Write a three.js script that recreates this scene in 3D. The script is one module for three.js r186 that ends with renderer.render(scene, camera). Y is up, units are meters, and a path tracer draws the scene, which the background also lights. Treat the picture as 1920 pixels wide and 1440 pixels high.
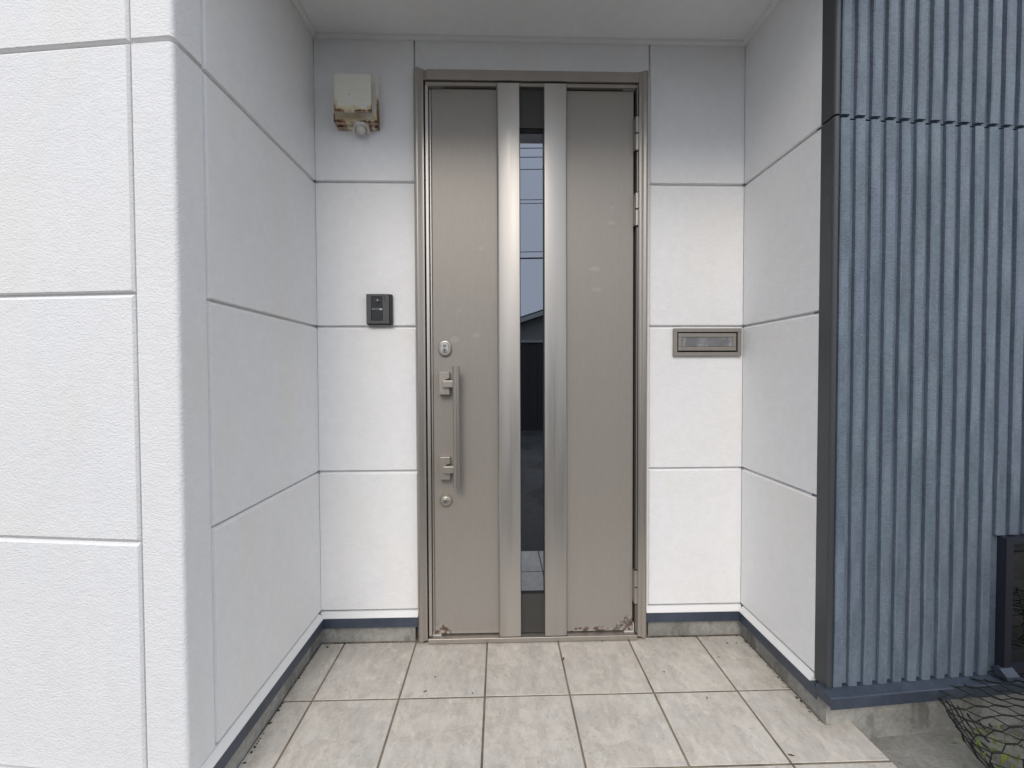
import * as THREE from 'three';
import { RoundedBoxGeometry } from 'three/addons/geometries/RoundedBoxGeometry.js';
import { mergeGeometries, toCreasedNormals } from 'three/addons/utils/BufferGeometryUtils.js';

// ------------------------------------------------------------------ camera, sky, sun, exposure
const scene = new THREE.Scene();
const camera = new THREE.PerspectiveCamera(81.13, 4 / 3, 0.05, 600);
camera.position.set(0, 1.1348, 0);
camera.rotation.set(-0.0234, -0.0281, -0.0036, 'YXZ');

const renderer = new THREE.WebGLRenderer({ antialias: true });
renderer.toneMapping = THREE.LinearToneMapping;
renderer.toneMappingExposure = 0.97;
renderer.shadowMap.enabled = true;

function overcastSky() {
  const w = 256, h = 128, d = new Float32Array(w * h * 4);
  for (let j = 0; j < h; j++) {
    const el = ((j + 0.5) / h - 0.5) * Math.PI, s = Math.max(0, Math.sin(el));
    for (let i = 0; i < w; i++) {
      const a = (i / w) * Math.PI * 2;
      const cloud = 1 + 0.05 * Math.sin(a * 3 + 4 * el) * Math.cos(5 * el + a) + 0.03 * Math.sin(a * 7 - 9 * el);
      const L = (1.06 + 0.2 * s) * cloud, k = (j * w + i) * 4;
      d[k] = L * 0.925; d[k + 1] = L * 0.985; d[k + 2] = L * 1.1; d[k + 3] = 1;
    }
  }
  const t = new THREE.DataTexture(d, w, h, THREE.RGBAFormat, THREE.FloatType);
  t.mapping = THREE.EquirectangularReflectionMapping; t.magFilter = THREE.LinearFilter; t.minFilter = THREE.LinearFilter;
  t.wrapS = THREE.RepeatWrapping; t.needsUpdate = true;
  return t;
}
scene.background = overcastSky();
scene.environment = scene.background;

const sun = new THREE.DirectionalLight(0xfff5ea, 1.5);
sun.position.set(-2.6, 12, 14);
sun.target.position.set(0, 0.5, -1.5);
sun.castShadow = true;
sun.shadow.radius = 45;
sun.shadow.mapSize.set(2048, 2048);
Object.assign(sun.shadow.camera, { left: -12, right: 12, top: 12, bottom: -12, near: 0.5, far: 60 });
scene.add(sun, sun.target);

// ------------------------------------------------------------------ random numbers and noise
function rng(seed) { let a = seed >>> 0; return () => { a = (a + 0x6d2b79f5) | 0; let t = Math.imul(a ^ (a >>> 15), 1 | a); t = (t + Math.imul(t ^ (t >>> 7), 61 | t)) ^ t; return ((t ^ (t >>> 14)) >>> 0) / 4294967296; }; }
const rand = rng(7);
function periodicNoise(size, cx, cy, seed) {            // value noise that tiles, cx * cy cells
  const r = rng(seed), g = new Float32Array(cx * cy).map(() => r()), o = new Float32Array(size * size), f = (t) => t * t * (3 - 2 * t);
  for (let j = 0; j < size; j++) {
    const y = (j / size) * cy, y0 = Math.floor(y), ty = f(y - y0), a0 = (y0 % cy) * cx, a1 = ((y0 + 1) % cy) * cx;
    for (let i = 0; i < size; i++) {
      const x = (i / size) * cx, x0 = Math.floor(x), tx = f(x - x0), b0 = x0 % cx, b1 = (x0 + 1) % cx;
      o[j * size + i] = (g[a0 + b0] * (1 - tx) + g[a0 + b1] * tx) * (1 - ty) + (g[a1 + b0] * (1 - tx) + g[a1 + b1] * tx) * ty;
    }
  }
  return o;
}
function fbm(size, cx, cy, oct, seed, gain = 0.5) {
  const o = new Float32Array(size * size); let amp = 1, tot = 0;
  for (let k = 0; k < oct; k++) { const n = periodicNoise(size, cx << k, cy << k, seed + k * 17); for (let i = 0; i < o.length; i++) o[i] += n[i] * amp; tot += amp; amp *= gain; }
  for (let i = 0; i < o.length; i++) o[i] /= tot;
  return o;
}
const clamp = (v, a = 0, b = 1) => Math.min(b, Math.max(a, v));
const step = (a, b, v) => { const t = clamp((v - a) / (b - a)); return t * t * (3 - 2 * t); };
function tex(w, h, fn, srgb, metres) {                    // fn(i, j) -> [r, g, b] 0..255; j runs upwards
  const d = new Uint8Array(w * h * 4);
  for (let j = 0; j < h; j++) for (let i = 0; i < w; i++) { const c = fn(i, j), k = (j * w + i) * 4; d[k] = clamp(c[0], 0, 255); d[k + 1] = clamp(c[1], 0, 255); d[k + 2] = clamp(c[2], 0, 255); d[k + 3] = 255; }
  const t = new THREE.DataTexture(d, w, h, THREE.RGBAFormat);
  t.magFilter = THREE.LinearFilter; t.minFilter = THREE.LinearMipmapLinearFilter; t.generateMipmaps = true;
  t.wrapS = t.wrapT = THREE.RepeatWrapping;
  if (srgb) t.colorSpace = THREE.SRGBColorSpace;
  if (metres) t.repeat.set(1 / metres[0], 1 / metres[1]);
  t.needsUpdate = true; return t;
}
const grey = (a, w, fn) => (i, j) => { const v = fn(a[j * w + i], i, j); return [v, v, v]; };
const std = (o) => new THREE.MeshStandardMaterial(o);
const lin = (r, g, b) => new THREE.Color().setRGB(r, g, b);

// ------------------------------------------------------------------ materials
const M = {};
{
  const S = 1024;
  const fine = fbm(S, 110, 190, 3, 11, 0.6), mid = fbm(S, 30, 60, 3, 23);
  const stuccoBump = tex(S, S, grey(fine, S, (v, i, j) => 255 * clamp(0.5 + 1.5 * (v - 0.5) + 0.5 * (mid[j * S + i] - 0.5))), false, [0.55, 0.55]);
  const C = 512, m1 = fbm(C, 5, 4, 5, 31), m2 = fbm(C, 9, 3, 4, 37), m3 = fbm(C, 60, 60, 2, 41);
  const siding = tex(C, C, (i, j) => {
    const k = j * C + i, v = 238 + 5 * (m1[k] - 0.5) + 5 * (m3[k] - 0.5), b = 3 * step(0.55, 0.75, m2[k]), w = 7 * (m1[(k + 4000) % (C * C)] - 0.5);
    return [v + w * 0.3 - b * 0.1, v - b * 0.35, v - w * 0.5 - b];
  }, true, [1.35, 1.35]);
  M.siding = std({ map: siding, bumpMap: stuccoBump, bumpScale: 0.0008, roughness: 0.82 });
  M.ledge = std({ color: lin(0.78, 0.78, 0.77), roughness: 0.6 });
  M.sealant = std({ color: lin(0.74, 0.74, 0.71), roughness: 0.7 });
  M.soffit = std({ map: siding, bumpMap: stuccoBump, bumpScale: 0.0004, roughness: 0.9 });   // same white as the walls

  const bl = fbm(C, 10, 7, 5, 51), bl2 = fbm(C, 40, 4, 3, 57), bl3 = fbm(C, 90, 120, 2, 59);
  const blueMap = tex(C, C, (i, j) => { const k = j * C + i, v = 34 * (bl[k] - 0.5) + 12 * (bl2[k] - 0.5) + 16 * (bl3[k] - 0.5); const p = 10 * (bl[(k + 9000) % (C * C)] - 0.5); return [105 + v + p, 117 + v, 130 + v + p * 0.6]; }, true, [0.7, 0.9]);
  M.blue = std({ map: blueMap, bumpMap: stuccoBump, bumpScale: 0.0009, roughness: 0.55 });
  M.flashing = std({ map: blueMap, color: lin(0.4, 0.4, 0.45), roughness: 0.42, metalness: 0.15 });
  M.trim = std({ color: lin(0.05, 0.055, 0.06), roughness: 0.5, bumpMap: stuccoBump, bumpScale: 0.0004 });

  const cc = fbm(C, 6, 6, 6, 61), cc2 = fbm(C, 80, 80, 2, 67), cc3 = fbm(C, 14, 5, 3, 71);
  const concrete = tex(C, C, (i, j) => { const k = j * C + i, v = 148 + 60 * (cc[k] - 0.5) + 26 * (cc2[k] - 0.5) - 24 * step(0.58, 0.7, cc3[k]); return [v, v - 1, v - 7]; }, true, [0.8, 0.8]);
  const concBump = tex(C, C, grey(cc2, C, (v, i, j) => 255 * clamp(0.5 * v + 0.5 * cc[j * C + i])), false, [0.4, 0.4]);
  M.concrete = std({ map: concrete, bumpMap: concBump, bumpScale: 0.0016, roughness: 0.9 });
  M.apron = std({ map: concrete, color: lin(0.85, 0.84, 0.82), bumpMap: concBump, bumpScale: 0.003, roughness: 0.95 });
  const ccBig = concrete.clone(); ccBig.repeat.set(1 / 3, 1 / 3); ccBig.needsUpdate = true;
  M.asphalt = std({ map: ccBig, color: lin(0.24, 0.24, 0.245), roughness: 0.9, bumpMap: concBump, bumpScale: 0.004 });
  M.grout = std({ map: concrete, color: lin(0.66, 0.56, 0.45), roughness: 0.95 });

  // stone-patterned porch tile: soft patches with a broken edge, pale veins, dark pits
  const T = 1024, t1 = fbm(T, 14, 14, 6, 81, 0.62), t2 = fbm(T, 22, 13, 6, 87, 0.66), t3 = fbm(T, 9, 12, 6, 93, 0.6), t4 = fbm(T, 120, 120, 3, 97), t5 = fbm(T, 60, 26, 4, 99, 0.6);
  const tile = tex(T, T, (i, j) => {
    const k = j * T + i, a = step(0.4, 0.6, t1[k]), b = step(0.42, 0.6, t2[k]), c = step(0.4, 0.62, t3[k]), d = t5[k] - 0.5;
    const vein = (1 - clamp(Math.abs(t2[k] - 0.52) * 24)) * step(0.42, 0.6, t1[k]), vein2 = (1 - clamp(Math.abs(t1[k] - 0.46) * 26)) * step(0.4, 0.6, t3[k]), vein3 = 1 - clamp(Math.abs(t3[k] - 0.5) * 40);
    const n = 10 * (t4[k] - 0.5) + 26 * d, pit = 22 * step(0.74, 0.8, t4[k]);
    const v = 10 * vein - 11 * vein2 - 5 * vein3 + n - pit;
    return [200 + 5 * a - 8 * b + 1.5 * c + v, 194 + 5 * a - 7 * b + v, 185 + 4 * a - 6 * b - 1.5 * c + v];
  }, true, [0.9, 0.9]);
  const tileBump = tex(512, 512, (i, j) => { const k = (j * 2) * T + i * 2; const v = 255 * clamp(0.6 * t1[k] + 0.4 * t4[k]); return [v, v, v]; }, false, [0.9, 0.9]);
  M.tile = std({ map: tile, bumpMap: tileBump, bumpScale: 0.0012, roughness: 0.5 });

  // metals: fine vertical brushing
  const br = fbm(C, 128, 2, 2, 101, 0.7), br2 = fbm(C, 6, 3, 4, 103);
  const brush = tex(C, C, grey(br, C, (v, i, j) => 255 * clamp(0.62 + 0.12 * (v - 0.5) + 0.25 * (br2[j * C + i] - 0.5))), false, [0.22, 1.7]);
  const brushC = tex(C, C, grey(br, C, (v, i, j) => 244 + 6 * (v - 0.5) + 16 * (br2[j * C + i] - 0.5)), true, [0.22, 1.7]);
  M.band = std({ map: brushC, color: lin(0.59, 0.56, 0.52), metalness: 0.97, roughness: 0.74, roughnessMap: brush });
  M.frame = std({ map: brushC, color: lin(0.46, 0.425, 0.38), metalness: 0.75, roughness: 0.62, roughnessMap: brush });
  M.handle = std({ color: lin(0.45, 0.415, 0.37), metalness: 0.85, roughness: 0.33 });
  M.bracket = std({ color: lin(0.46, 0.425, 0.37), metalness: 0.7, roughness: 0.38 });
  M.cap = std({ color: lin(0.30, 0.275, 0.25), roughness: 0.5 });
  M.capPale = std({ color: lin(0.62, 0.6, 0.57), roughness: 0.5 });
  M.rubber = std({ color: lin(0.012, 0.011, 0.011), roughness: 0.8 });
  M.infill = std({ color: lin(0.045, 0.043, 0.04), roughness: 0.42 });
  M.glass = std({ color: lin(0.23, 0.25, 0.285), metalness: 1, roughness: 0.012 });   // reflective tinted glazing
  M.windowGlass = new THREE.MeshPhysicalMaterial({ color: lin(0.006, 0.007, 0.007), roughness: 0.02, ior: 1.52 });
  M.windowFrame = std({ color: lin(0.02, 0.022, 0.035), roughness: 0.4 });
  M.chrome = std({ color: lin(0.62, 0.6, 0.56), metalness: 1, roughness: 0.28 });
  M.keyhole = std({ color: lin(0.02, 0.02, 0.02), roughness: 0.5 });
  M.darkPlastic = std({ color: lin(0.075, 0.078, 0.08), roughness: 0.5 });
  M.blackPlastic = std({ color: lin(0.012, 0.012, 0.013), roughness: 0.35 });
  M.blackGloss = new THREE.MeshPhysicalMaterial({ color: lin(0.006, 0.006, 0.007), roughness: 0.06 });
  M.lens = new THREE.MeshPhysicalMaterial({ color: lin(0.05, 0.05, 0.055), roughness: 0.15 });
  M.paleLabel = std({ color: lin(0.5, 0.5, 0.5), roughness: 0.5 });
  M.greyLabel = std({ color: lin(0.22, 0.22, 0.23), roughness: 0.5 });
  M.sensor = std({ color: lin(0.62, 0.6, 0.55), roughness: 0.4 });
  M.flap = std({ map: brushC, color: lin(0.36, 0.335, 0.30), metalness: 0.6, roughness: 0.55 });
  M.wire = std({ color: lin(0.012, 0.014, 0.013), roughness: 0.5, metalness: 0.3 });
}
// painted door skin with the places at the foot where the paint has peeled: a grain and outline of its own
function doorSkin(w, h, seed, peel) {
  const W = 256, Hh = 2048, n = fbm(256, 40, 8, 4, seed), nb = fbm(256, 24, 24, 4, seed + 5), r = rng(seed), blot = [];
  for (let k = 0; k < 4; k++) blot.push([0.08 + 0.18 * r(), 1.1 + 0.75 * r(), 0.01 + 0.012 * r(), 5 + 5 * r()]);
  const t = tex(W, Hh, (i, j) => {
    const x = ((i + 0.5) / W) * w, y = ((j + 0.5) / Hh) * h;
    let v = 5 * (n[(j % 256) * 256 + i] - 0.5);
    for (const [bx, by, br_, bv] of blot) { const q = ((x - bx) / br_) ** 2 + ((y - by) / (br_ * 0.6)) ** 2 + 2 * (nb[(j % 256) * 256 + i] - 0.5); v += bv * (1 - step(0.6, 1.1, q)); }
    let c = [155 + v, 149 + v, 141 + v];
    if (y < 0.09) {
      const q = nb[j * 256 + i], q2 = nb[((j + 97) % 256) * 256 + ((i + 61) % 256)], e = peel(x) + 0.03 * (q2 - 0.5);
      if (y < e && peel(x) > 0) { const m = [128, 124, 119], t = q > 0.56 ? [168, 161, 152] : q < 0.44 ? [98, 74, 62] : [m[0] + 70 * (q2 - 0.5), m[1] + 70 * (q2 - 0.5), m[2] + 70 * (q2 - 0.5)], k = step(0, 0.005, e - y) * 0.9; c = c.map((a, z) => a * (1 - k) + t[z] * k); }
    }
    return c;
  }, true);
  t.wrapS = t.wrapT = THREE.ClampToEdgeWrapping;
  return std({ map: t, roughness: 0.42, metalness: 0.25 });
}

// ------------------------------------------------------------------ geometry helpers
const used = {};
function numbered(name) { used[name] = (used[name] ?? -1) + 1; return used[name] ? `${name}_${String(used[name]).padStart(3, '0')}` : name; }
function prep(o) { o.traverse((m) => { if (m.isMesh) { m.castShadow = true; m.receiveShadow = true; } }); return o; }
function thing(name, pos, label, category, group) {
  const g = new THREE.Group(); g.name = numbered(name); g.position.set(...pos); scene.add(g);
  g.userData = { label, category }; if (group) g.userData.group = group; return g;
}
function structure(name, geo, mat) { const m = new THREE.Mesh(geo, mat); m.name = numbered(name); m.userData.kind = 'structure'; prep(m); scene.add(m); return m; }
function boxUV(g, du = 0, dv = 0, vertical = true) {      // uv in metres, by the dominant direction of each face
  g = g.index ? g.toNonIndexed() : g;
  const p = g.attributes.position, uv = new Float32Array(p.count * 2), a = new THREE.Vector3(), b = new THREE.Vector3(), c = new THREE.Vector3();
  for (let i = 0; i < p.count; i += 3) {
    a.fromBufferAttribute(p, i); b.fromBufferAttribute(p, i + 1); c.fromBufferAttribute(p, i + 2);
    const n = b.clone().sub(a).cross(c.clone().sub(a)), x = Math.abs(n.x), y = Math.abs(n.y), z = Math.abs(n.z);
    [a, b, c].forEach((v, k) => {
      const q = z >= x && z >= y ? [v.x, v.y] : x >= y ? [v.z, v.y] : [v.x, v.z];
      uv[(i + k) * 2] = q[0] + du; uv[(i + k) * 2 + 1] = q[1] + dv;
    });
  }
  g.setAttribute('uv', new THREE.BufferAttribute(uv, 2));
  return g;
}
function worldOffset(o) { const v = new THREE.Vector3(); for (; o; o = o.parent) v.add(o.position); return v; }
function add(parent, name, geo, mat, world = true, label) {   // world: geometry given in world coordinates
  const m = new THREE.Mesh(geo, mat); m.name = name;
  if (world) { const o = worldOffset(parent); geo.translate(-o.x, -o.y, -o.z); }
  if (label) m.userData.label = label;
  parent.add(m); return prep(m);
}
function group(parent, name) { const g = new THREE.Group(); g.name = name; parent.add(g); return g; }
function bx(x0, x1, y0, y1, z0, z1, r = 0) {
  const w = x1 - x0, h = y1 - y0, d = z1 - z0;
  const g = r ? new RoundedBoxGeometry(w, h, d, 3, Math.min(r, w / 2.01, h / 2.01, d / 2.01)) : new THREE.BoxGeometry(w, h, d);
  g.translate((x0 + x1) / 2, (y0 + y1) / 2, (z0 + z1) / 2); return r ? smoothUV(g) : boxUV(g);
}
function smoothUV(g) { const p = g.attributes.position, uv = new Float32Array(p.count * 2); for (let i = 0; i < p.count; i++) { uv[2 * i] = p.getX(i); uv[2 * i + 1] = p.getY(i); } g.setAttribute('uv', new THREE.BufferAttribute(uv, 2)); return g; }
function tri(list, du = 0, dv = 0) {                       // flat faces from quads / triangles given as point lists
  const v = [];
  for (const q of list) for (let k = 1; k + 1 < q.length; k++) v.push(...q[0], ...q[k], ...q[k + 1]);
  const g = new THREE.BufferGeometry(); g.setAttribute('position', new THREE.Float32BufferAttribute(v, 3)); g.computeVertexNormals();
  return boxUV(g, du, dv);
}
function panel(x0, x1, y0, y1, sides = [1, 1, 1, 1]) {       // board with chamfered edges, front at z = 0; sides: left right bottom top chamfered or not
  const cut = [0.004, 0.004, 0.003, 0.007], [l, r, b, u] = sides.map((s, k) => s * cut[k]), m = -0.0065;
  const F = [[x0 + l, y0 + b, 0], [x1 - r, y0 + b, 0], [x1 - r, y1 - u, 0], [x0 + l, y1 - u, 0]];
  const Mi = [[x0, y0, m], [x1, y0, m], [x1, y1, m], [x0, y1, m]], B = Mi.map((p) => [p[0], p[1], -0.02]), q = [F, [B[3], B[2], B[1], B[0]]];
  for (let i = 0; i < 4; i++) { const j = (i + 1) % 4; q.push([Mi[i], Mi[j], F[j], F[i]], [B[i], B[j], Mi[j], Mi[i]]); }
  return tri(q, rand() * 3, rand() * 3);
}
function prism(pts, z0, z1) {                              // polygon (x, y) given counter-clockwise, pushed from z0 to z1
  const g = new THREE.ExtrudeGeometry(new THREE.Shape(pts.map((p) => new THREE.Vector2(p[0], p[1]))), { depth: z1 - z0, bevelEnabled: false });
  g.translate(0, 0, z0); return boxUV(g);
}
function planPrism(pts, y0, y1) {                          // plan polygon (x, z), pushed from y0 to y1
  const s = new THREE.Shape(pts.map((p) => new THREE.Vector2(p[0], -p[1])));
  const g = new THREE.ExtrudeGeometry(s, { depth: y1 - y0, bevelEnabled: false }); g.rotateX(-Math.PI / 2); g.translate(0, y0, 0); return boxUV(g);
}
function profileX(pts, x0, x1) {                           // section (n, y) drawn along local x
  const g = prism(pts.map(([n, y]) => [-n, y]), 0, x1 - x0); g.rotateY(Math.PI / 2); g.translate(x0, 0, 0); return boxUV(g);
}
function cyl(r0, r1, h, axis, at, seg = 28) { const g = new THREE.CylinderGeometry(r1, r0, h, seg); if (axis === 'z') g.rotateX(Math.PI / 2); if (axis === 'x') g.rotateZ(Math.PI / 2); g.translate(...at); return g; }
function lathe(pts, at, axis = 'z', seg = 36) { const g = new THREE.LatheGeometry(pts.map((p) => new THREE.Vector2(p[0], p[1])), seg); if (axis === 'z') g.rotateX(Math.PI / 2); g.translate(...at); return g; }
function wire(a, b, r, seg = 5) { const A = new THREE.Vector3(...a), d = new THREE.Vector3(...b).sub(A), g = new THREE.CylinderGeometry(r, r, d.length(), seg, 1, true); g.applyQuaternion(new THREE.Quaternion().setFromUnitVectors(new THREE.Vector3(0, 1, 0), d.clone().normalize())); g.translate(A.x + d.x / 2, A.y + d.y / 2, A.z + d.z / 2); return g; }

// ------------------------------------------------------------------ plan of the porch (metres; porch floor at y = 0)
const D = 1.8889, GROUND = -0.06;
const V2 = (x, z) => new THREE.Vector2(x, z);
const P1 = V2(-0.7662, -1.0961), P2 = V2(-0.7551, -D), P3 = V2(1.0389, -D), P4 = V2(1.0417, -1.4391), PB = V2(1.0535, -1.3762);
const aF = -0.1237, aB = -0.0791;
const dF = V2(-Math.cos(aF), Math.sin(aF)), dB = V2(Math.cos(aB), Math.sin(aB));
const P0 = P1.clone().addScaledVector(dF, 1.7), P5 = PB.clone().addScaledVector(dB, 4.2);
const YJ = [0.1349, 0.7262, 1.3323, 1.9289, 2.5167, 3.12];   // joints of the siding
const SOFFIT = 2.5167, SOFFIT_FRONT = -1.1;

// ground
{
  const g = new THREE.PlaneGeometry(400, 400); g.rotateX(-Math.PI / 2); g.translate(0, GROUND - 0.004, 0);
  structure('ground', boxUV(g), M.asphalt);
  structure('concrete_apron', planPrism([[1.12, -1.5], [5.2, -1.8], [5.2, -0.35], [1.12, -0.35]], GROUND - 0.03, GROUND), M.apron);
}

// ------------------------------------------------------------------ the house
const house = thing('house', [0, GROUND, 0], 'house porch with white panel siding and a blue ribbed wall around the entrance', 'house');
function wallFrame(name, A, B) {                              // a group whose x runs along the wall, y up, z out of the wall
  const g = group(house, name), u = B.clone().sub(A).normalize();
  g.position.set(A.x, -GROUND, A.y); g.rotation.y = Math.atan2(-u.y, u.x);
  g.userData.length = A.distanceTo(B); return g;
}
function sidingWall(A, B, cols, backing) {
  const g = wallFrame('siding_wall', A, B);
  for (const b of backing) add(g, 'backing', bx(b[0], b[1], b[2], b[3], -0.12, -0.0165), M.siding, false);
  for (const [x0, x1, ys, sides] of cols)
    for (let k = 0; k + 1 < ys.length; k++)
      add(g, 'siding_panel', panel(x0, x1, ys[k] + 0.0035, ys[k + 1] - 0.0035, sides ?? [1, 1, 1, 1]), M.siding, false);
  return g;
}
const LL = P1.distanceTo(P2), LR = P3.distanceTo(P4), LK = P2.distanceTo(P3), G1 = 0.1132, G2 = 0.1121;
// front wall to the left of the porch
sidingWall(P0, P1, [[0, 1.7 - G1 - 0.0028, YJ, [0, 1, 1, 1]]], [[0, 1.65, 0.075, 3.12]]);
// left side of the porch
sidingWall(P1, P2, [[G2 + 0.0032, LL, YJ, [1, 0, 1, 1]]], [[0.06, LL + 0.1, 0.075, 3.12]]);
// back wall: a column on each side of the door and a board above it
const doorL = -0.344 - P2.x, doorR = 0.6205 - P2.x, doorT = 2.378;
const backWall = sidingWall(P2, P3, [
  [0.001, doorL - 0.002, YJ.slice(0, 5), [0, 1, 1, 1]],
  [doorL + 0.001, doorR + 0.012, [doorT - 0.006, YJ[4]], [1, 1, 0, 1]],
  [doorR + 0.015, LK - 0.001, YJ.slice(0, 5), [1, 0, 1, 1]]],
  [[-0.1, doorL + 0.02, 0.075, 2.6], [doorL + 0.02, doorR - 0.02, doorT - 0.03, 2.6], [doorR - 0.02, LK + 0.1, 0.075, 2.6]]);
add(backWall, 'sealant', bx(doorR, doorR + 0.0145, 0.118, 2.372, -0.012, -0.0012), M.sealant, false);
// right side of the porch
sidingWall(P3, P4, [[0.001, LR, YJ, [0, 0, 1, 1]]], [[-0.05, LR - 0.002, 0.075, 3.12]]);

// outside corner pieces of the white siding, jointed at one height only
{
  const dL = P2.clone().sub(P1).normalize(), nF = V2(-dF.y, dF.x).multiplyScalar(-1), nL = V2(-dL.y, dL.x);
  if (nF.y < 0) nF.negate(); if (nL.x < 0) nL.negate();
  const at = (s, t, n, m) => { const p = P1.clone().addScaledVector(dF, s).addScaledVector(dL, t).addScaledVector(nF, -n).addScaledVector(nL, -m); return p; };
  const corner = (y0, y1) => {
    const s = new THREE.Shape(), q = (p) => [p.x, -p.y];
    const e = G1 - 0.0028, f = G2 - 0.0032, c = 0.005, r = 0.016, th = 0.02;
    s.moveTo(...q(at(e, 0, th, 0))); s.lineTo(...q(at(e, 0, c, 0))); s.lineTo(...q(at(e - c, 0, 0, 0))); s.lineTo(...q(at(r, 0, 0, 0)));
    for (let k = 1; k < 8; k++) { const t = k / 8; s.lineTo(...q(at(r * (1 - t) * (1 - t), r * t * t, 0, 0))); }
    s.lineTo(...q(at(0, r, 0, 0))); s.lineTo(...q(at(0, f - c, 0, 0))); s.lineTo(...q(at(0, f, 0, c))); s.lineTo(...q(at(0, f, 0, th))); s.lineTo(...q(at(th, th, 0, 0)));
    const g = new THREE.ExtrudeGeometry(s, { depth: y1 - y0, bevelEnabled: false });
    g.rotateX(-Math.PI / 2); g.translate(0, y0, 0); return boxUV(g, rand(), rand());
  };
  add(house, 'corner_piece', corner(YJ[0] + 0.001, YJ[3] - 0.008), M.siding);
  add(house, 'corner_piece', corner(YJ[3] + 0.0055, YJ[5]), M.siding);
  const b = [at(0.16, 0, 0.0185, 0), at(0.0185, 0.0185, 0, 0), at(0, 0.16, 0, 0.0185), at(0.1, 0.16, 0, 0)].map((p) => [p.x, p.y]);
  add(house, 'corner_backing', planPrism(b, 0.1, 3.1), M.siding);
}

// drip flashing (sloped top painted white, blue face) and concrete plinth round the porch
function base(A, B, x0, x1, extra = 0) {
  const g = wallFrame('wall_base', A, B);
  add(g, 'painted_ledge', profileX([[-0.01, 0.1335], [0.0005, 0.1335], [0.016, 0.1145], [0.0162, 0.1115], [-0.01, 0.1115]], x0, x1), M.ledge, false);
  add(g, 'flashing', profileX([[-0.01, 0.1112], [0.0155, 0.1112], [0.0155, 0.0705], [0.0125, 0.0705], [0.0125, 0.09], [-0.01, 0.09]], x0 + 0.0005, x1 - 0.0005 + extra), M.flashing, false);
  return g;
}
base(P0, P1, 0, 1.7 + 0.0155);
base(P1, P2, -0.0155, LL - 0.017);
base(P2, P3, 0.0005, doorL - 0.003);
base(P2, P3, doorR + 0.003, LK - 0.0005);
base(P3, P4, 0.017, LR, 0.033);
{
  const f = (pts) => add(house, 'foundation', planPrism(pts, GROUND - 0.15, 0.0895), M.concrete);
  f([[P0.x, P0.y - 0.15], [P0.x, P0.y - 0.012], [P1.x, P1.y - 0.012], [P1.x + 0.002, P1.y], [P2.x - 0.004, P2.y - 0.007], [-0.362, -D - 0.007], [-0.362, -D - 0.1], [-0.95, -D - 0.1], [-0.95, -1.24]]);
  f([[0.638, -D - 0.1], [0.638, -D - 0.007], [P3.x + 0.005, -D - 0.007], [P4.x + 0.006, -1.391], [P5.x, P5.y - 0.013], [P5.x, P5.y - 0.2], [1.2, -1.6], [1.2, -D - 0.1]]);
}

// soffit over the porch with a small moulding along the walls
{
  const s = add(house, 'soffit', planPrism([[P2.x - 0.05, -D - 0.05], [-0.79, SOFFIT_FRONT], [1.062, SOFFIT_FRONT], [1.062, -D - 0.05]], SOFFIT, SOFFIT + 0.04), M.soffit);
  add(s, 'moulding', bx(P2.x, P3.x, SOFFIT - 0.012, SOFFIT - 0.0005, -D + 0.0005, -D + 0.02), M.soffit);
  add(s, 'moulding', planPrism([[1.0195, -D + 0.021], [1.0385, -D + 0.021], [1.0405, -1.45], [1.0215, -1.45]], SOFFIT - 0.012, SOFFIT - 0.0005), M.soffit);
  add(s, 'moulding', planPrism([[-0.7545, -D + 0.021], [-0.7355, -D + 0.021], [-0.7435, SOFFIT_FRONT], [-0.7625, SOFFIT_FRONT]], SOFFIT - 0.012, SOFFIT - 0.0005), M.soffit);
  add(house, 'fascia', planPrism([[-0.762, SOFFIT_FRONT + 0.0005], [-0.762, SOFFIT_FRONT + 0.022], [1.085, SOFFIT_FRONT + 0.022], [1.085, -1.37], [1.0625, -1.37], [1.0625, SOFFIT_FRONT + 0.0005]], SOFFIT - 0.006, SOFFIT + 0.6), M.siding);
  add(house, 'canopy_top', planPrism([[-0.75, -D], [-0.75, SOFFIT_FRONT], [1.06, SOFFIT_FRONT], [1.06, -D]], SOFFIT + 0.56, SOFFIT + 0.585), M.sealant);
}

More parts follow.
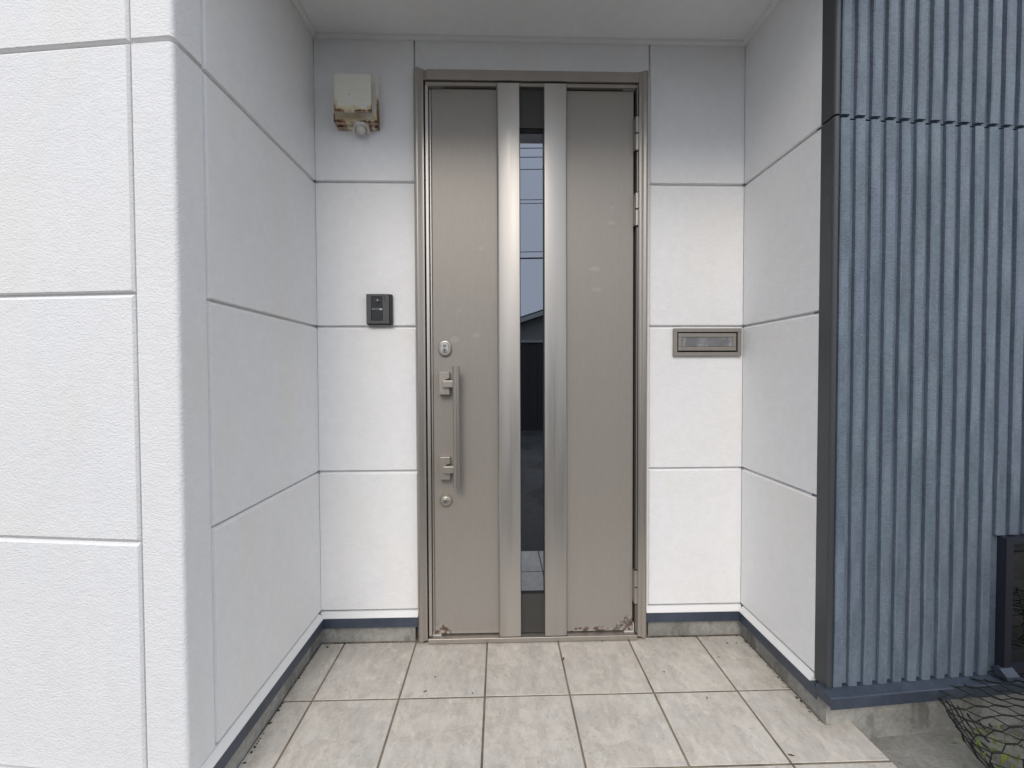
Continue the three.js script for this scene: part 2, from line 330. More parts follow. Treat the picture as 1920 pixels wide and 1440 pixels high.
// blue ribbed wall
{
  const g = wallFrame('ribbed_wall', PB, P5);
  const pitch = 0.0526, top = 3.12, jy = YJ[3], wx0 = 0.609, wx1 = 1.75, wy0 = 0.1335, wy1 = 0.588;
  add(g, 'backing', bx(0.0, 4.2, jy + 0.003, top, -0.09, -0.0165), M.blue, false);
  add(g, 'backing', bx(0.0, wx0, 0.131, jy - 0.003, -0.09, -0.0155), M.blue, false);
  add(g, 'backing', bx(wx0, wx1, wy1, jy - 0.003, -0.09, -0.0155), M.blue, false);
  add(g, 'backing', bx(wx1, 4.2, 0.131, jy - 0.003, -0.09, -0.0155), M.blue, false);
  function rib(x, y0, y1) {                                  // a board with a slightly uneven edge
    const n = 9, w = 0.0156, c = 0.0035, d = 0.017, q = [], row = [];
    for (let k = 0; k <= n; k++) {
      const y = y0 + ((y1 - y0) * k) / n, j = () => (rand() - 0.5) * 0.0022, l = x - w + j(), r = x + w + j(), e = k === 0 || k === n ? -0.0025 : 0;
      row.push([[l, y, -d], [l, y, -c + e], [l + c, y, e], [r - c, y, e], [r, y, -c + e], [r, y, -d]]);
    }
    for (let k = 0; k < n; k++) for (let i = 0; i < 5; i++) q.push([row[k][i], row[k][i + 1], row[k + 1][i + 1], row[k + 1][i]]);
    q.push([...row[0]].reverse(), row[n]);
    return tri(q, rand() * 2, rand() * 2);
  }
  for (let i = 0; i < 79; i++) {
    const x = (i + 0.5) * pitch;
    const behind = x > wx0 - 0.02 && x < wx1 + 0.02;
    add(g, 'rib', rib(x, behind ? wy1 + 0.006 : 0.128, jy - 0.004), M.blue, false);
    add(g, 'rib', rib(x, jy + 0.007, top), M.blue, false);
  }
  const win = group(g, 'window');
  const fr = mergeGeometries([bx(wx0, wx0 + 0.026, wy0, wy1, -0.06, 0.012), bx(wx1 - 0.026, wx1, wy0, wy1, -0.06, 0.012), bx(wx0 + 0.026, wx1 - 0.026, wy1 - 0.02, wy1, -0.06, 0.012), bx(wx0 + 0.026, wx1 - 0.026, wy0, wy0 + 0.022, -0.06, 0.012)]);
  add(win, 'frame', fr, M.windowFrame, false);
  const sash = mergeGeometries([bx(wx0 + 0.0265, wx0 + 0.058, wy0 + 0.0225, wy1 - 0.0205, -0.04, -0.012), bx(wx0 + 0.058, wx1 - 0.0265, wy1 - 0.052, wy1 - 0.0205, -0.04, -0.012), bx(wx0 + 0.058, wx1 - 0.0265, wy0 + 0.0225, wy0 + 0.054, -0.04, -0.012)]);
  add(win, 'sash', sash, M.blackPlastic, false);
  add(win, 'pane', bx(wx0 + 0.05, wx1 - 0.02, wy0 + 0.045, wy1 - 0.045, -0.034, -0.026), M.windowGlass, false);
  add(win, 'sill_end', profileX([[-0.004, 0.1325], [0.03, 0.124], [0.034, 0.128], [0.034, 0.14], [0.013, 0.157], [-0.004, 0.157]], wx0 - 0.018, wx0 + 0.03), M.flashing, false);
  // sill flashing under the blue wall
  const s = wallFrame('wall_base', PB, P5);
  add(s, 'flashing', profileX([[-0.03, 0.1275], [-0.002, 0.1275], [0.028, 0.1195], [0.031, 0.1175], [0.031, 0.083], [0.0275, 0.083], [0.0275, 0.09], [-0.03, 0.09]], -0.0285, 4.2), M.flashing, false);
  // dark corner trim between white and blue siding
  const c0 = [P4.x + 0.0005, P4.y + 0.0005], cx = 1.0385, cz = -1.3735, pts = [c0];
  pts.push([cx, cz - 0.01]);
  for (let k = 1; k < 7; k++) { const a = (k / 7) * Math.PI / 2; pts.push([cx + 0.011 * (1 - Math.cos(a)), cz - 0.011 + 0.011 * Math.sin(a)]); }
  pts.push([PB.x - 0.0005, PB.y + 0.001], [PB.x + 0.0035, PB.y - 0.004], [PB.x + 0.0035, PB.y - 0.02], [PB.x + 0.03, PB.y - 0.03], [PB.x + 0.03, P4.y + 0.0005]);
  add(house, 'corner_trim', planPrism([...pts].reverse(), 0.122, jy - 0.003), M.trim);
  add(house, 'corner_trim', planPrism([...pts].reverse(), jy + 0.004, 3.12), M.trim);
}

// ------------------------------------------------------------------ porch floor: slab, grout and tiles
{
  const slab = structure('porch_floor', planPrism([[-0.752, -1.93], [-0.765, -0.952], [1.139, -0.952], [1.139, -1.405], [1.06, -1.41], [1.06, -1.93]].reverse(), GROUND - 0.1, -0.0013), M.grout);
  const xs = [-0.7535, -0.6559, -0.3559, -0.0559, 0.2441, 0.5441, 0.8441, 1.1441], zs = [-1.8815, -1.5521, -1.2521, -0.9521], j = 0.0034;
  const tileGeo = (pts) => {
    const s = new THREE.Shape(pts.map((p) => V2(p[0], -p[1])));
    const g = new THREE.ExtrudeGeometry(s, { depth: 0.0085, bevelEnabled: true, bevelSize: 0.0012, bevelThickness: 0.0012, bevelOffset: -0.0012, bevelSegments: 1 });
    g.rotateX(-Math.PI / 2); g.translate(0, -0.0097 + (rand() - 0.5) * 0.0006, 0); return boxUV(g, Math.floor(rand() * 90) / 10, Math.floor(rand() * 90) / 10);
  };
  for (let r = 0; r < 3; r++) for (let c = 0; c < 7; c++) {
    const x0 = xs[c] + (c ? j : 0), x1 = c === 6 ? 1.138 : xs[c + 1] - j, z0 = zs[r] + (r ? j : 0), z1 = zs[r + 1] - j;
    let pts = [[x0, z0], [x0, z1], [x1, z1], [x1, z0]];
    if (c === 6 && r === 0) pts = [[x0, z0], [x0, z1], [1.0395, z1], [1.0375, z0]];
    if (c === 6 && r === 1) pts = [[x0, z0], [x0, z1], [x1, z1], [x1, -1.3995], [1.1, -1.3965], [1.047, -1.3885], [1.0405, -1.402], [1.0395, z0]];
    if (c === 0) pts[0][0] = xs[0] + 0.001, pts[1][0] = xs[0] - (r === 0 ? 0.003 : r === 1 ? 0.008 : 0.01);
    add(slab, 'tile', tileGeo(pts), M.tile, false);
  }
}

// ------------------------------------------------------------------ entrance door
const W = -D;                                               // plane of the white wall
const door = thing('entrance_door', [0.138, 0, W], 'taupe metal entrance door with two brushed vertical bands and narrow dark glass strip', 'door');
{
  const xl = -0.344, xr = 0.6205, z = (v) => W + v;
  // frame
  const frame = group(door, 'frame');
  const jamb = (sx, x) => {                                 // ogee section: round outer bead, hollow, thin lip
    const p = [[0, -0.1], [0, 0.02], [0.0015, 0.027], [0.005, 0.0315], [0.011, 0.0335], [0.017, 0.0325], [0.022, 0.029], [0.0265, 0.0245], [0.031, 0.0225], [0.036, 0.0235], [0.0385, 0.0235], [0.0385, -0.1]];
    const g = new THREE.ExtrudeGeometry(new THREE.Shape(p.map(([a, n]) => V2(x + sx * a, n))), { depth: 2.363, bevelEnabled: false });
    g.rotateX(Math.PI / 2); g.translate(0, 2.378, W); return boxUV(toCreasedNormals(g, 0.6));
  };
  add(frame, 'jamb', jamb(1, xl), M.frame); add(frame, 'jamb', jamb(-1, xr), M.frame);
  add(frame, 'header', bx(-0.292, 0.5835, 2.334, 2.3755, z(-0.1), z(0.026), 0.0025), M.frame);
  add(frame, 'corner_block', bx(xl + 0.0388, -0.2925, 2.336, 2.3745, z(-0.1), z(0.02)), M.cap);
  add(frame, 'stop_bead', bx(-0.2985, 0.575, 2.3165, 2.3315, z(-0.1), z(0.016), 0.002), M.frame);
  add(frame, 'stop_bead', bx(-0.3005, -0.2865, 0.03, 2.3155, z(-0.1), z(0.019), 0.003), M.band);
  add(frame, 'stop_bead', bx(0.5757, 0.5795, 0.03, 2.333, z(-0.1), z(0.02), 0.0015), M.frame);
  add(frame, 'threshold', bx(-0.303, 0.5795, 0.004, 0.0245, z(-0.1), z(0.03), 0.003), M.frame);
  add(frame, 'gasket', bx(xl + 0.03, xr - 0.03, 0.02, 2.34, z(-0.11), z(-0.05)), M.rubber);
  // leaf: skins, edges, bands
  const y0 = 0.0285, y1 = 2.3125, f = 0.0;
  const skinL = doorSkin(0.285, y1 - y0, 211, (x) => (x < 0.072 ? 0.045 * Math.sqrt(Math.max(0, 1 - ((x - 0.025) / 0.047) ** 2)) : 0));
  const skinR = doorSkin(0.285, y1 - y0, 223, (x) => (x < 0.02 ? 0 : x < 0.17 ? 0.026 * Math.sin(Math.PI * clamp((x - 0.02) / 0.19)) + 0.004 : 0.018 + 0.04 * step(0.19, 0.26, x)));
  const face = (x0, x1, mat) => {
    const g = new RoundedBoxGeometry(x1 - x0, y1 - y0, 0.04, 3, 0.003); const p = g.attributes.position, uv = g.attributes.uv;
    for (let i = 0; i < p.count; i++) uv.setXY(i, p.getX(i) / (x1 - x0) + 0.5, p.getY(i) / (y1 - y0) + 0.5);
    g.translate((x0 + x1) / 2, (y0 + y1) / 2, z(f - 0.02)); return add(door, 'leaf_panel', g, mat);
  };
  const lp = face(-0.2775, -0.0045, skinL), rp = face(0.2815, 0.5675, skinR);
  lp.userData.label = 'taupe door skin on the handle side, paint peeled at its lower corner';
  rp.userData.label = 'taupe door skin on the hinge side, paint peeled along its foot';
  add(door, 'leaf_edge', bx(-0.2845, -0.2778, y0, y1 - 0.006, z(-0.04), z(0.0065), 0.002), M.band);
  const band = (x0, x1, outer) => {                         // flat brushed face, rounded on the outer side
    const d = 0.027, s = new THREE.Shape(), R = 0.012, sx = outer < 0 ? 1 : -1, xo = outer < 0 ? x0 : x1, xi = outer < 0 ? x1 : x0, pts = [];
    pts.push([xo, -0.01], [xo, d - 0.019]);
    for (let k = 0; k <= 8; k++) { const a = (k / 8) * Math.PI / 2; pts.push([xo + sx * R * (1 - Math.cos(a)), d - 0.014 + 0.014 * Math.sin(a)]); }
    pts.push([xi - sx * 0.0015, d], [xi, d - 0.0015], [xi, -0.03]);
    const poly = pts.map(([a, n]) => V2(a, n));              // shape y = outward
    (sx > 0 ? [...poly].reverse() : poly).forEach((p, k) => (k ? s.lineTo(p.x, p.y) : s.moveTo(p.x, p.y)));
    const g = new THREE.ExtrudeGeometry(s, { depth: 2.295, bevelEnabled: false }); g.rotateX(Math.PI / 2);
    // rotateX(+90): (x, y, z) -> (x, -z, y): outward becomes z, the length runs down from y = 0
    g.translate(0, 2.323, W);
    return add(door, 'trim_band', boxUV(toCreasedNormals(g, 0.6)), M.band);
  };
  band(-0.0073, 0.0868, -1); band(0.1887, 0.284, 1);
  add(door, 'infill_panel', bx(0.0872, 0.1884, 2.155, 2.316, z(-0.03), z(0.001)), M.infill);
  add(door, 'infill_panel', bx(0.0872, 0.1884, 0.03, 0.196, z(-0.03), z(0.001)), M.infill);
  add(door, 'glazing_gasket', mergeGeometries([bx(0.0872, 0.1884, 2.1375, 2.1545, z(-0.03), z(-0.004)), bx(0.0872, 0.1884, 0.1965, 0.203, z(-0.03), z(-0.002)), bx(0.0872, 0.0902, 0.2035, 2.137, z(-0.03), z(-0.004)), bx(0.1854, 0.1884, 0.2035, 2.137, z(-0.03), z(-0.004))]), M.rubber);
  add(door, 'glass_pane', bx(0.0902, 0.1854, 0.2032, 2.1373, z(-0.022), z(-0.0075)), M.glass, true, 'narrow dark mirroring glass strip');
  // corner caps of the leaf
  add(door, 'corner_cap', bx(-0.2985, -0.2265, 2.3125, 2.316, z(-0.02), z(0.0175)), M.cap);
  add(door, 'corner_cap', bx(-0.29, -0.25, 0.0248, 0.0282, z(-0.02), z(0.006)), M.capPale);
  add(door, 'corner_cap', mergeGeometries([bx(0.53, 0.5715, 0.0248, 0.0282, z(-0.02), z(0.006)), bx(0.5679, 0.5715, 0.0283, 0.062, z(-0.02), z(0.006))]), M.capPale);
  add(door, 'corner_cap', bx(0.52, 0.5705, 2.3126, 2.316, z(-0.02), z(0.008)), M.cap);
  // hinges: two knuckles on a pin
  for (const [ya, yb] of [[2.0565, 2.1985], [1.747, 1.8855], [0.1545, 0.2988]]) {
    const h = group(door, 'hinge'), ym = (ya + yb) / 2, hx = 0.5755, hz = z(0.0195);
    for (const [a, b] of [[ya, ym - 0.0008], [ym + 0.0008, yb]]) { const g = new THREE.CapsuleGeometry(0.0088, b - a - 0.0176, 4, 18); g.scale(1, 1, 0.9); g.translate(hx, (a + b) / 2, hz); const c = new THREE.CylinderGeometry(0.0088, 0.0088, b - a - 0.006, 20); c.scale(1, 1, 0.9); c.translate(hx, (a + b) / 2, hz); add(h, 'knuckle', mergeGeometries([g, c]), M.frame); }
    add(h, 'pin', cyl(0.004, 0.004, yb - ya + 0.006, 'y', [hx, ym, hz]), M.rubber);
    add(h, 'leaf_plate', bx(0.566, 0.5745, ya + 0.006, yb - 0.006, z(-0.01), z(0.014)), M.frame);
  }
  // pull handle
  const handle = group(door, 'pull_handle');
  {
    const hx = -0.1758, hz = z(0.058);
    const grip = lathe([[0, -0.2485], [0.0125, -0.2485], [0.0142, -0.247], [0.0142, -0.2465], [0.0142, -0.2455], [0.0142, 0.2455], [0.0142, 0.2465], [0.0142, 0.247], [0.0125, 0.2485], [0, 0.2485]], [0, 0, 0], 'y', 36); grip.translate(hx, 0.9168, hz);
    add(handle, 'grip', grip, M.handle);
    for (const yc of [1.0958, 0.743]) {
      const sh = new THREE.Shape(), x0 = -0.2485, x1 = -0.197, h = 0.047, r = 0.006;
      // plate with a step cut where the arm leaves it
      sh.moveTo(x0 + r, yc - h); sh.lineTo(x1 - 0.012, yc - h); sh.quadraticCurveTo(x1 - 0.008, yc - h, x1 - 0.008, yc - h + 0.004); sh.lineTo(x1 - 0.008, yc - 0.02); sh.lineTo(x1 - 0.03, yc - 0.012); sh.lineTo(x1 - 0.03, yc + 0.012); sh.lineTo(x1 - 0.008, yc + 0.02); sh.lineTo(x1 - 0.008, yc + h - 0.004); sh.quadraticCurveTo(x1 - 0.008, yc + h, x1 - 0.012, yc + h); sh.lineTo(x0 + r, yc + h); sh.quadraticCurveTo(x0, yc + h, x0, yc + h - r); sh.lineTo(x0, yc - h + r); sh.quadraticCurveTo(x0, yc - h, x0 + r, yc - h);
      const g = new THREE.ExtrudeGeometry(sh, { depth: 0.026, bevelEnabled: true, bevelSize: 0.002, bevelThickness: 0.003, bevelOffset: -0.002, bevelSegments: 2, curveSegments: 4 }); g.translate(0, 0, z(0.008));
      add(handle, 'bracket', g, M.bracket);
      const esc = new THREE.Shape(), ex0 = -0.2495, ex1 = -0.188, eh = 0.0505, er = 0.014;
      esc.moveTo(ex0, yc - eh); esc.lineTo(ex1 - er, yc - eh); esc.quadraticCurveTo(ex1, yc - eh, ex1, yc - eh + er); esc.lineTo(ex1, yc + eh - er); esc.quadraticCurveTo(ex1, yc + eh, ex1 - er, yc + eh); esc.lineTo(ex0, yc + eh); esc.lineTo(ex0, yc - eh);
      const eg = new THREE.ExtrudeGeometry(esc, { depth: 0.0075, bevelEnabled: false }); eg.translate(0, 0, z(0.0003));
      add(handle, 'escutcheon', eg, M.cap);
      add(handle, 'arm', bx(-0.232, -0.172, yc - 0.018, yc + 0.012, z(0.022), z(0.052), 0.004), M.bracket);
    }
  }
  // locks
  const oval = (cx, cy, w, h, d, zb, bev) => { const s = new THREE.Shape(), r = w / 2, e = h / 2 - r; s.absarc(cx, cy + e, r, 0, Math.PI, false); s.absarc(cx, cy - e, r, Math.PI, Math.PI * 2, false); const g = new THREE.ExtrudeGeometry(s, { depth: d, bevelEnabled: true, bevelSize: bev, bevelThickness: bev, bevelOffset: -bev, bevelSegments: 3, curveSegments: 20 }); g.translate(0, 0, zb); return g; };
  const l1 = group(door, 'lock'), cx = -0.2262, cy = 1.2405;
  add(l1, 'rose', oval(cx, cy, 0.053, 0.065, 0.008, z(0.0003), 0.005), M.handle);
  add(l1, 'face_plate', oval(cx - 0.001, cy + 0.001, 0.0265, 0.042, 0.002, z(0.0135), 0.0008), M.capPale);
  add(l1, 'cover', bx(cx - 0.0085, cx + 0.0065, cy + 0.004, cy + 0.016, z(0.0155), z(0.018), 0.001), M.greyLabel);
  add(l1, 'cylinder', cyl(0.0092, 0.0092, 0.003, 'z', [cx - 0.001, cy - 0.0085, z(0.0178)]), M.greyLabel);
  add(l1, 'keyhole', bx(cx - 0.0022, cx + 0.0002, cy - 0.0135, cy - 0.0035, z(0.0185), z(0.0198)), M.keyhole);
  const l2 = group(door, 'lock'), dx = -0.2268, dy = 0.6025;
  add(l2, 'rose', lathe([[0, 0.021], [0.013, 0.021], [0.018, 0.019], [0.0235, 0.013], [0.0265, 0.006], [0.0268, 0.0003]], [dx, dy, z(0)]), M.bracket);
  add(l2, 'cylinder', lathe([[0, 0.026], [0.009, 0.026], [0.0105, 0.0245], [0.0107, 0.018]], [dx, dy, z(0)]), M.chrome);
  add(l2, 'keyhole', bx(dx - 0.0015, dx + 0.0015, dy - 0.005, dy + 0.005, z(0.0245), z(0.0268)), M.keyhole);
}

// ------------------------------------------------------------------ wall lamp with motion sensor
{
  const lamp = thing('wall_lamp', [-0.56, 2.15, W], 'rusty cream square wall lamp with motion sensor high beside the door', 'lamp');
  const z = (v) => W + v, S = 256, n1 = fbm(S, 6, 6, 5, 301), n2 = fbm(S, 20, 20, 4, 307), n3 = fbm(S, 4, 10, 4, 311);
  const rust = (side, amount, corner) => std({
    map: tex(S, S, (i, j) => {
      const k = j * S + i, x = i / S, y = j / S, e = (n1[k] - 0.5) * 0.3 + (n2[k] - 0.5) * 0.12;
      const edge = Math.min(y * 1.0, side ? (1 - x) * 3.4 + 0.5 * Math.max(0, y - 0.35) : 9, corner ? Math.hypot(x * 0.7, y * 0.55) : 9);
      const yellow = step(amount * 2.6, amount * 0.6, edge + e * 0.8), brown = step(amount * 0.75, amount * 0.35, edge + e * 0.55);
      const v = 8 * (n3[k] - 0.5), a = [222 + v, 219 + v, 208 + v], b = [206 + v, 188 + v, 148 + v], c = n2[k] > 0.5 ? [120, 66, 34] : [66, 40, 26];
      return a.map((q, m) => (q * (1 - yellow) + b[m] * yellow) * (1 - brown) + c[m] * brown);
    }, true), roughness: 0.55,
  });
  const uv01 = (g) => { g.computeBoundingBox(); const b = g.boundingBox, p = g.attributes.position, uv = new Float32Array(p.count * 2); for (let i = 0; i < p.count; i++) { uv[2 * i] = (p.getX(i) - b.min.x) / (b.max.x - b.min.x); uv[2 * i + 1] = (p.getY(i) - b.min.y) / (b.max.y - b.min.y); } g.setAttribute('uv', new THREE.BufferAttribute(uv, 2)); return g; };
  const rounded = (x0, x1, y0, y1, a, b, r) => uv01(bx(x0, x1, y0, y1, z(a), z(b), r));
  add(lamp, 'back_box', rounded(-0.655, -0.4885, 2.1365, 2.325, 0.0003, 0.028, 0.003), rust(true, 0.05, false));
  add(lamp, 'housing', rounded(-0.6575, -0.482, 2.142, 2.329, 0.0285, 0.055, 0.003), rust(true, 0.07, true));
  add(lamp, 'spacer', bx(-0.625, -0.515, 2.178, 2.29, z(0.0555), z(0.083)), M.sensor);
  add(lamp, 'front_cover', rounded(-0.638, -0.4965, 2.1615, 2.3035, 0.0835, 0.1, 0.003), rust(false, 0.06, true));
  add(lamp, 'screw', cyl(0.0018, 0.0018, 0.0015, 'z', [-0.581, 2.222, z(0.1005)], 12), M.rubber);
  const sensor = group(lamp, 'motion_sensor');
  add(sensor, 'holder', cyl(0.027, 0.03, 0.014, 'y', [-0.553, 2.134, z(0.033)], 24), M.sensor);
  for (const x of [-0.5835, -0.527]) add(sensor, 'bracket', bx(x, x + 0.004, 2.112, 2.1363, z(0.022), z(0.04)), M.sensor);
  const eye = new THREE.SphereGeometry(0.018, 28, 18); eye.scale(1, 0.9, 1); eye.translate(-0.553, 2.12, z(0.04));
  add(sensor, 'eye', eye, M.sensor);
  const ring = new THREE.TorusGeometry(0.026, 0.0028, 8, 28); ring.rotateX(Math.PI / 2 - 0.35); ring.translate(-0.553, 2.1245, z(0.038));
  add(sensor, 'collar', ring, M.sensor);
}

// ------------------------------------------------------------------ intercom
{
  const c = thing('intercom', [-0.492, 1.337, W], 'dark grey video intercom on the white wall beside the door', 'intercom');
  const z = (v) => W + v;
  add(c, 'case', bx(-0.545, -0.4405, 1.3362, 1.4635, z(0.0003), z(0.02), 0.004), M.blackPlastic);
  const fr = new THREE.Shape(); fr.moveTo(-0.5445, 1.3415); fr.lineTo(-0.4515, 1.3415); fr.lineTo(-0.4515, 1.463); fr.lineTo(-0.5445, 1.463); fr.lineTo(-0.5445, 1.3415);
  const hole = new THREE.Path(); hole.moveTo(-0.5245, 1.354); hole.lineTo(-0.5245, 1.4535); hole.lineTo(-0.4785, 1.4535); hole.lineTo(-0.4785, 1.354); hole.lineTo(-0.5245, 1.354); fr.holes.push(hole);
  const g = new THREE.ExtrudeGeometry(fr, { depth: 0.005, bevelEnabled: true, bevelSize: 0.0012, bevelThickness: 0.0012, bevelOffset: -0.0012, bevelSegments: 2 }); g.translate(0, 0, z(0.0205));
  add(c, 'front_plate', g, M.darkPlastic);
  add(c, 'camera_window', bx(-0.5243, -0.4787, 1.405, 1.4533, z(0.0205), z(0.024)), M.blackGloss);
  add(c, 'lens', lathe([[0, 0.006], [0.004, 0.0058], [0.008, 0.0045], [0.0115, 0.003], [0.0135, 0.0001]], [-0.5, 1.433, z(0.0241)]), M.lens);
  add(c, 'label_plate', bx(-0.5225, -0.5125, 1.3985, 1.4045, z(0.0205), z(0.0245)), M.greyLabel);
  add(c, 'label_plate', bx(-0.491, -0.4805, 1.3975, 1.4045, z(0.0205), z(0.0245)), M.paleLabel);
  add(c, 'label_plate', bx(-0.512, -0.4915, 1.4, 1.404, z(0.0205), z(0.0242)), M.greyLabel);
  add(c, 'call_button', bx(-0.5238, -0.4792, 1.3545, 1.3965, z(0.0205), z(0.0245), 0.0015), M.blackGloss);
  add(c, 'microphone_slot', bx(-0.4715, -0.4695, 1.4335, 1.4545, z(0.0262), z(0.0272)), M.rubber);
}

// ------------------------------------------------------------------ letter slot
{
  const c = thing('mail_slot', [0.882, 1.205, W], 'bronze aluminium mail slot set in the white wall beside the door', 'mail slot');
  const z = (v) => W + v;
  const fr = (x0, x1, y0, y1, w, a, b, r = 0.002) => mergeGeometries([bx(x0, x1, y0, y0 + w, z(a), z(b), r), bx(x0, x1, y1 - w, y1, z(a), z(b), r), bx(x0, x0 + w, y0 + w, y1 - w, z(a), z(b), r), bx(x1 - w, x1, y0 + w, y1 - w, z(a), z(b), r)]);
  add(c, 'frame', fr(0.7355, 1.0275, 1.2055, 1.3235, 0.0165, 0.0003, 0.013), M.flap);
  add(c, 'surround', bx(0.752, 1.011, 1.222, 1.307, z(0.0004), z(0.002)), M.rubber);
  add(c, 'flap', fr(0.757, 1.006, 1.2285, 1.3025, 0.0165, 0.0022, 0.0095), M.flap);
  const n = fbm(256, 5, 3, 5, 331), sm = std({ map: tex(256, 64, (i, j) => { const v = 132 + 60 * (n[j * 256 + i] - 0.5), q = n[((j + 90) % 256) * 256 + i] > 0.56 ? 16 : 0; return [v + q, v + q, v + q + 2]; }, true), roughness: 0.35, metalness: 0.3 });
  const ip = new THREE.BoxGeometry(0.213, 0.0385, 0.004); ip.translate(0.8815, 1.2655, z(0.006));
  add(c, 'flap_insert', ip, sm, true, 'smudged silvery insert');
}

// ------------------------------------------------------------------ specks of litter on the tiles
{
  const r = rng(91), gs = [];
  const spots = [[-0.245, -1.66], [0.43, -1.86], [0.62, -1.66], [0.72, -1.52], [0.87, -1.74], [0.95, -1.83], [0.86, -1.28], [-0.1, -1.57], [-0.27, -1.585], [0.25, -1.75], [0.99, -1.83], [-0.72, -1.86]];
  for (const [x, z_] of spots) { const g = new THREE.IcosahedronGeometry(0.0026 + 0.002 * r(), 0); g.scale(1 + 1.6 * r(), 0.45, 0.7); g.rotateY(r() * 6); g.translate(x, 0.001, z_); gs.push(g); }
  for (let k = 0; k < 90; k++) {                            // crumbs of dirt in the angle of floor and plinth
    const t = r(), side = k % 3, g = new THREE.IcosahedronGeometry(0.0016 + 0.0035 * r() * r(), 0); g.scale(1.6, 0.6, 1); g.rotateY(r() * 6);
    if (side === 0) g.translate(-0.747 - 0.008 * (1 - t), 0, -1.88 + t * 0.75); else if (side === 1) g.translate(1.032 + 0.004 * r(), 0, -1.88 + t * 0.48); else g.translate(t < 0.5 ? -0.745 + t * 0.76 : 0.65 + (t - 0.5) * 0.76, 0, -1.884);
    gs.push(g);
  }
  const m = new THREE.Mesh(mergeGeometries(gs), std({ color: lin(0.06, 0.045, 0.03), roughness: 0.95 }));
  m.name = 'litter'; m.userData = { kind: 'stuff', label: 'crumbs of dry dirt and leaf on the tiles', category: 'litter' }; scene.add(prep(m));
}

// ------------------------------------------------------------------ wire plant cage and the plant in it
{
  const cx = 1.9, cz = -1.0, c = thing('wire_cage', [cx, GROUND, cz], 'black hexagonal wire cage around a plant under the blue wall', 'plant cage');
  const r0 = rng(401), prof = (v) => { const l = v * 0.5, y = l < 0.22 ? 0.17 * (l / 0.22) : 0.17 + 0.025 * Math.sin(((l - 0.22) / 0.28) * Math.PI / 2), r = l < 0.22 ? 0.5 + 0.13 * Math.pow(l / 0.22, 0.8) : 0.63 - (l - 0.22); return [r, y]; };
  const NU = 132, NV = 10, gs = [], jit = {};
  const pt = (u, v, id) => { const [r, y] = prof(clamp(v)); const j = (jit[id] ??= [(r0() - 0.5) * 0.007, (r0() - 0.5) * 0.007, (r0() - 0.5) * 0.007]); const a = (u / NU) * Math.PI * 2; return [r * Math.cos(a) + j[0], y + j[1] + 0.002, r * Math.sin(a) + j[2]]; };
  for (let k = 0; k < NV; k++) for (let i = 0; i < NU; i += 2) {
    const o = k % 2, A = (q, s) => pt(i + o + q, (k + s) / NV, `${(i + o + q + NU) % NU},${k + s}`);
    // twisted upright, then two slanting wires to the next row
    const lo = A(0, 0), mid = pt(i + o, (k + 0.42) / NV, `${(i + o) % NU},${k},m`);
    gs.push(wire(lo, mid, 0.0028));
    gs.push(wire(mid, A(1, 1), 0.0015), wire(mid, A(-1, 1), 0.0015));
  }
  add(c, 'wire_mesh', mergeGeometries(gs), M.wire, false);
}

// shrub standing in the cage, most of it to the side of what the photograph shows
{
  const sx = 1.74, sz = -1.0, t = thing('shrub', [sx, GROUND, sz], 'yellow green leafy shrub growing inside the wire cage', 'shrub');
  const r = rng(409), wood = std({ color: lin(0.10, 0.075, 0.05), roughness: 0.9 });
  for (let k = 0; k < 7; k++) {
    const a = k * 0.9 + r(), p = [0, 0.3, 0.65, 1].map((u) => new THREE.Vector3(Math.cos(a) * 0.3 * u * u, (0.62 + 0.3 * r()) * u, Math.sin(a) * 0.26 * u * u));
    add(t, 'stem', new THREE.TubeGeometry(new THREE.CatmullRomCurve3(p), 10, 0.006 + 0.004 * r(), 6), wood, false);
  }
  const P = [], C = [], col = new THREE.Color(), c = new THREE.Vector3(), u = new THREE.Vector3(), v = new THREE.Vector3(), n = new THREE.Vector3();
  for (let k = 0; k < 7000; k++) {
    const a = r() * 6.283, h = r(), R0 = (0.36 + 0.42 * step(0.24, 0.06, h)) * Math.sin(Math.PI * (0.2 + 0.72 * h)) * (0.82 + 0.18 * Math.sin(a * 5 + h * 9)), q = R0 * Math.pow(r(), 0.42);
    c.set(Math.cos(a) * q, 0.03 + 0.95 * h, Math.sin(a) * q * 0.72);
    u.set(r() - 0.5, r() - 0.6, r() - 0.5).normalize(); n.set(r() - 0.5, 0.5 + r(), r() - 0.5).normalize(); v.crossVectors(u, n).normalize();
    const L = 0.007 + 0.012 * r(), w = L * 0.3, b = r();
    col.setRGB(0.10 + 0.10 * b, 0.15 + 0.06 * b, 0.025 + 0.02 * r());
    const A = c.clone().addScaledVector(u, -L), B = c.clone().addScaledVector(u, L), S = c.clone().addScaledVector(v, w).addScaledVector(n, 0.003), T = c.clone().addScaledVector(v, -w).addScaledVector(n, 0.003);
    for (const m of [A, S, B, A, B, T]) { P.push(m.x, m.y, m.z); C.push(col.r, col.g, col.b); }
  }
  const g = new THREE.BufferGeometry(); g.setAttribute('position', new THREE.Float32BufferAttribute(P, 3)); g.setAttribute('color', new THREE.Float32BufferAttribute(C, 3)); g.computeVertexNormals();
  const f = add(t, 'foliage', g, new THREE.MeshPhysicalMaterial({ vertexColors: true, roughness: 0.75, side: THREE.DoubleSide }), false); f.userData.kind = 'stuff';
}

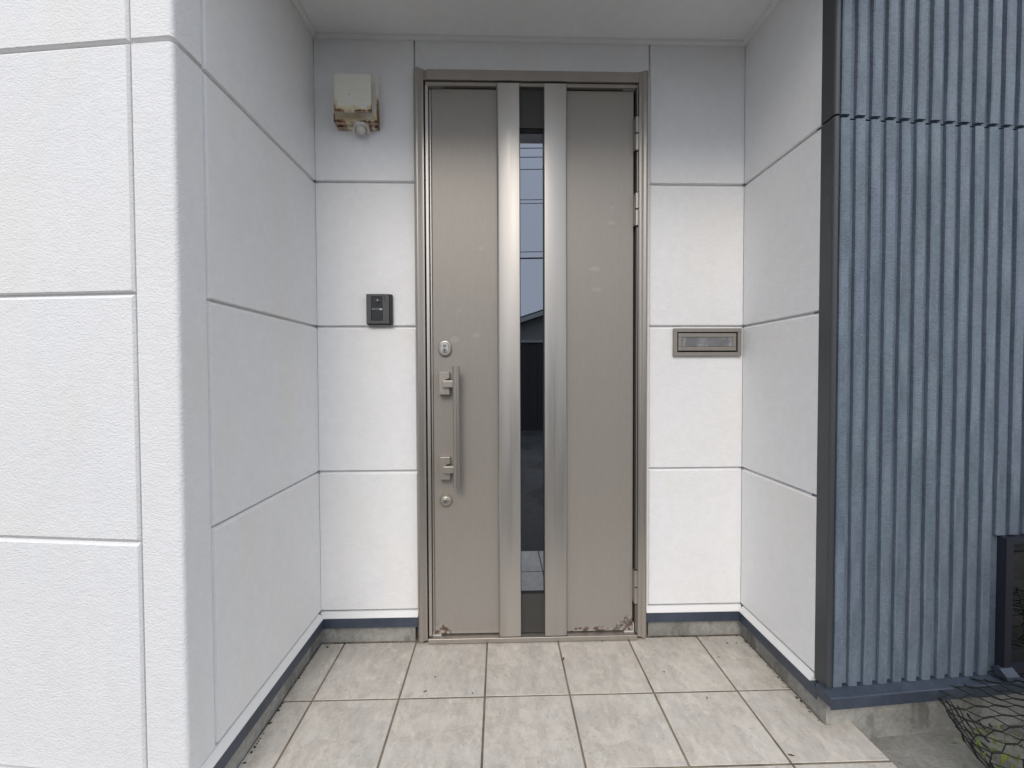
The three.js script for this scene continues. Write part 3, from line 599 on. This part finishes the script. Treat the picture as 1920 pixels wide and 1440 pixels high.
// ------------------------------------------------------------------ across the street, mirrored in the glass of the door
{
  const hz = 13.5, h = thing('neighbour_house', [4.6, GROUND, hz + 3], 'low gabled house across the street, mirrored in the door glass', 'house');
  const wallM = std({ color: lin(0.3, 0.3, 0.28), roughness: 0.9 }), roofM = std({ color: lin(0.07, 0.07, 0.075), roughness: 0.7 }), bargeM = std({ color: lin(0.5, 0.5, 0.5), roughness: 0.6 });
  const rx = 4.6, half = 4.4, eave = 3.0, ridge = 4.45, k = (ridge - eave) / half;
  add(h, 'wall', prism([[rx - half, GROUND], [rx + half, GROUND], [rx + half, eave - 0.15], [rx, ridge - 0.15], [rx - half, eave - 0.15]], hz, hz + 6), wallM);
  const slope = (s) => { const e = rx + s * (half + 0.5), ye = eave - 0.5 * k; const p = [[e, ye - 0.14], [rx, ridge - 0.14], [rx, ridge + 0.06], [e, ye + 0.06]]; return prism(s > 0 ? p.slice().reverse() : p, hz - 0.5, hz + 6.5); };
  const rf = add(h, 'roof', mergeGeometries([slope(-1), slope(1)]), roofM);
  const bb = (s) => { const e = rx + s * (half + 0.5), ye = eave - 0.5 * k; const p = [[e, ye - 0.16], [rx, ridge - 0.16], [rx, ridge + 0.0], [e, ye + 0.0]]; return prism(s > 0 ? p.slice().reverse() : p, hz - 0.53, hz - 0.503); };
  add(rf, 'barge_board', bb(-1), bargeM); add(rf, 'barge_board', bb(1), bargeM);
  const win = group(h, 'window'); add(win, 'frame', bx(5.2, 6.8, 0.9, 2.1, hz - 0.04, hz - 0.001), bargeM); add(win, 'pane', bx(5.28, 6.72, 0.98, 2.02, hz - 0.06, hz - 0.041), M.windowGlass);

  // dark board fence with a pale rail in front of it
  const f = thing('board_fence', [1.5, GROUND, 5.6], 'dark board fence with pale top rail, mirrored in the door glass', 'fence');
  const fm = std({ color: lin(0.045, 0.043, 0.042), roughness: 0.7 });
  for (let i = 0; i < 30; i++) add(f, 'board', bx(-2 + i * 0.2 - 0.004 * (i % 2), -2 + i * 0.2 + 0.2 + 0.004 * (i % 2), GROUND, 1.78, 5.6 + 0.012 * (i % 2), 5.625 + 0.012 * (i % 2)), fm);
  add(f, 'rail', bx(-2.02, 4.02, 1.781, 1.83, 5.57, 5.655), std({ color: lin(0.4, 0.4, 0.4), roughness: 0.6 }));

  // overhead lines between two poles
  const conc = std({ color: lin(0.33, 0.33, 0.32), roughness: 0.9 });
  for (const x of [-14, 15]) { const p = thing('utility_pole', [x, GROUND, 9.2], `grey concrete utility pole carrying overhead lines, ${x < 0 ? 'opposite the white wall' : 'beside the neighbour house'}`, 'utility pole', 'utility poles'); add(p, 'shaft', cyl(0.16, 0.11, 9.5, 'y', [x, GROUND + 4.75, 9.2], 20), conc); add(p, 'cross_arm', bx(x - 0.05, x + 0.05, 8.2, 8.3, 8.5, 9.9), conc); }
  const lm = std({ color: lin(0.02, 0.02, 0.02), roughness: 0.6 });
  [[278, 0.011], [295, 0.011], [318, 0.011], [375, 0.009], [382, 0.009], [473, 0.011], [485, 0.022]].forEach(([py, rr], k) => {
    const zz = 9.2 + (k % 3 - 1) * 0.35, y = 1.1348 + (2 * D + zz) * Math.tan(Math.atan((720 - py) / 841) - 0.0234), sag = 0.5, pts = [];
    for (let i = 0; i <= 24; i++) { const x = -14 + (29 * i) / 24, t = (x - 1) / 14.5; pts.push(new THREE.Vector3(x, y + sag * t * t + 0.02 * x, zz)); }
    const m = new THREE.Mesh(new THREE.TubeGeometry(new THREE.CatmullRomCurve3(pts), 48, rr, 6), lm); m.name = numbered('overhead_line');
    m.userData = { label: 'black overhead line across the sky, mirrored in the door glass', category: 'power line', group: 'overhead lines mirrored in the glass' }; scene.add(prep(m));
  });
}

renderer.render(scene, camera);
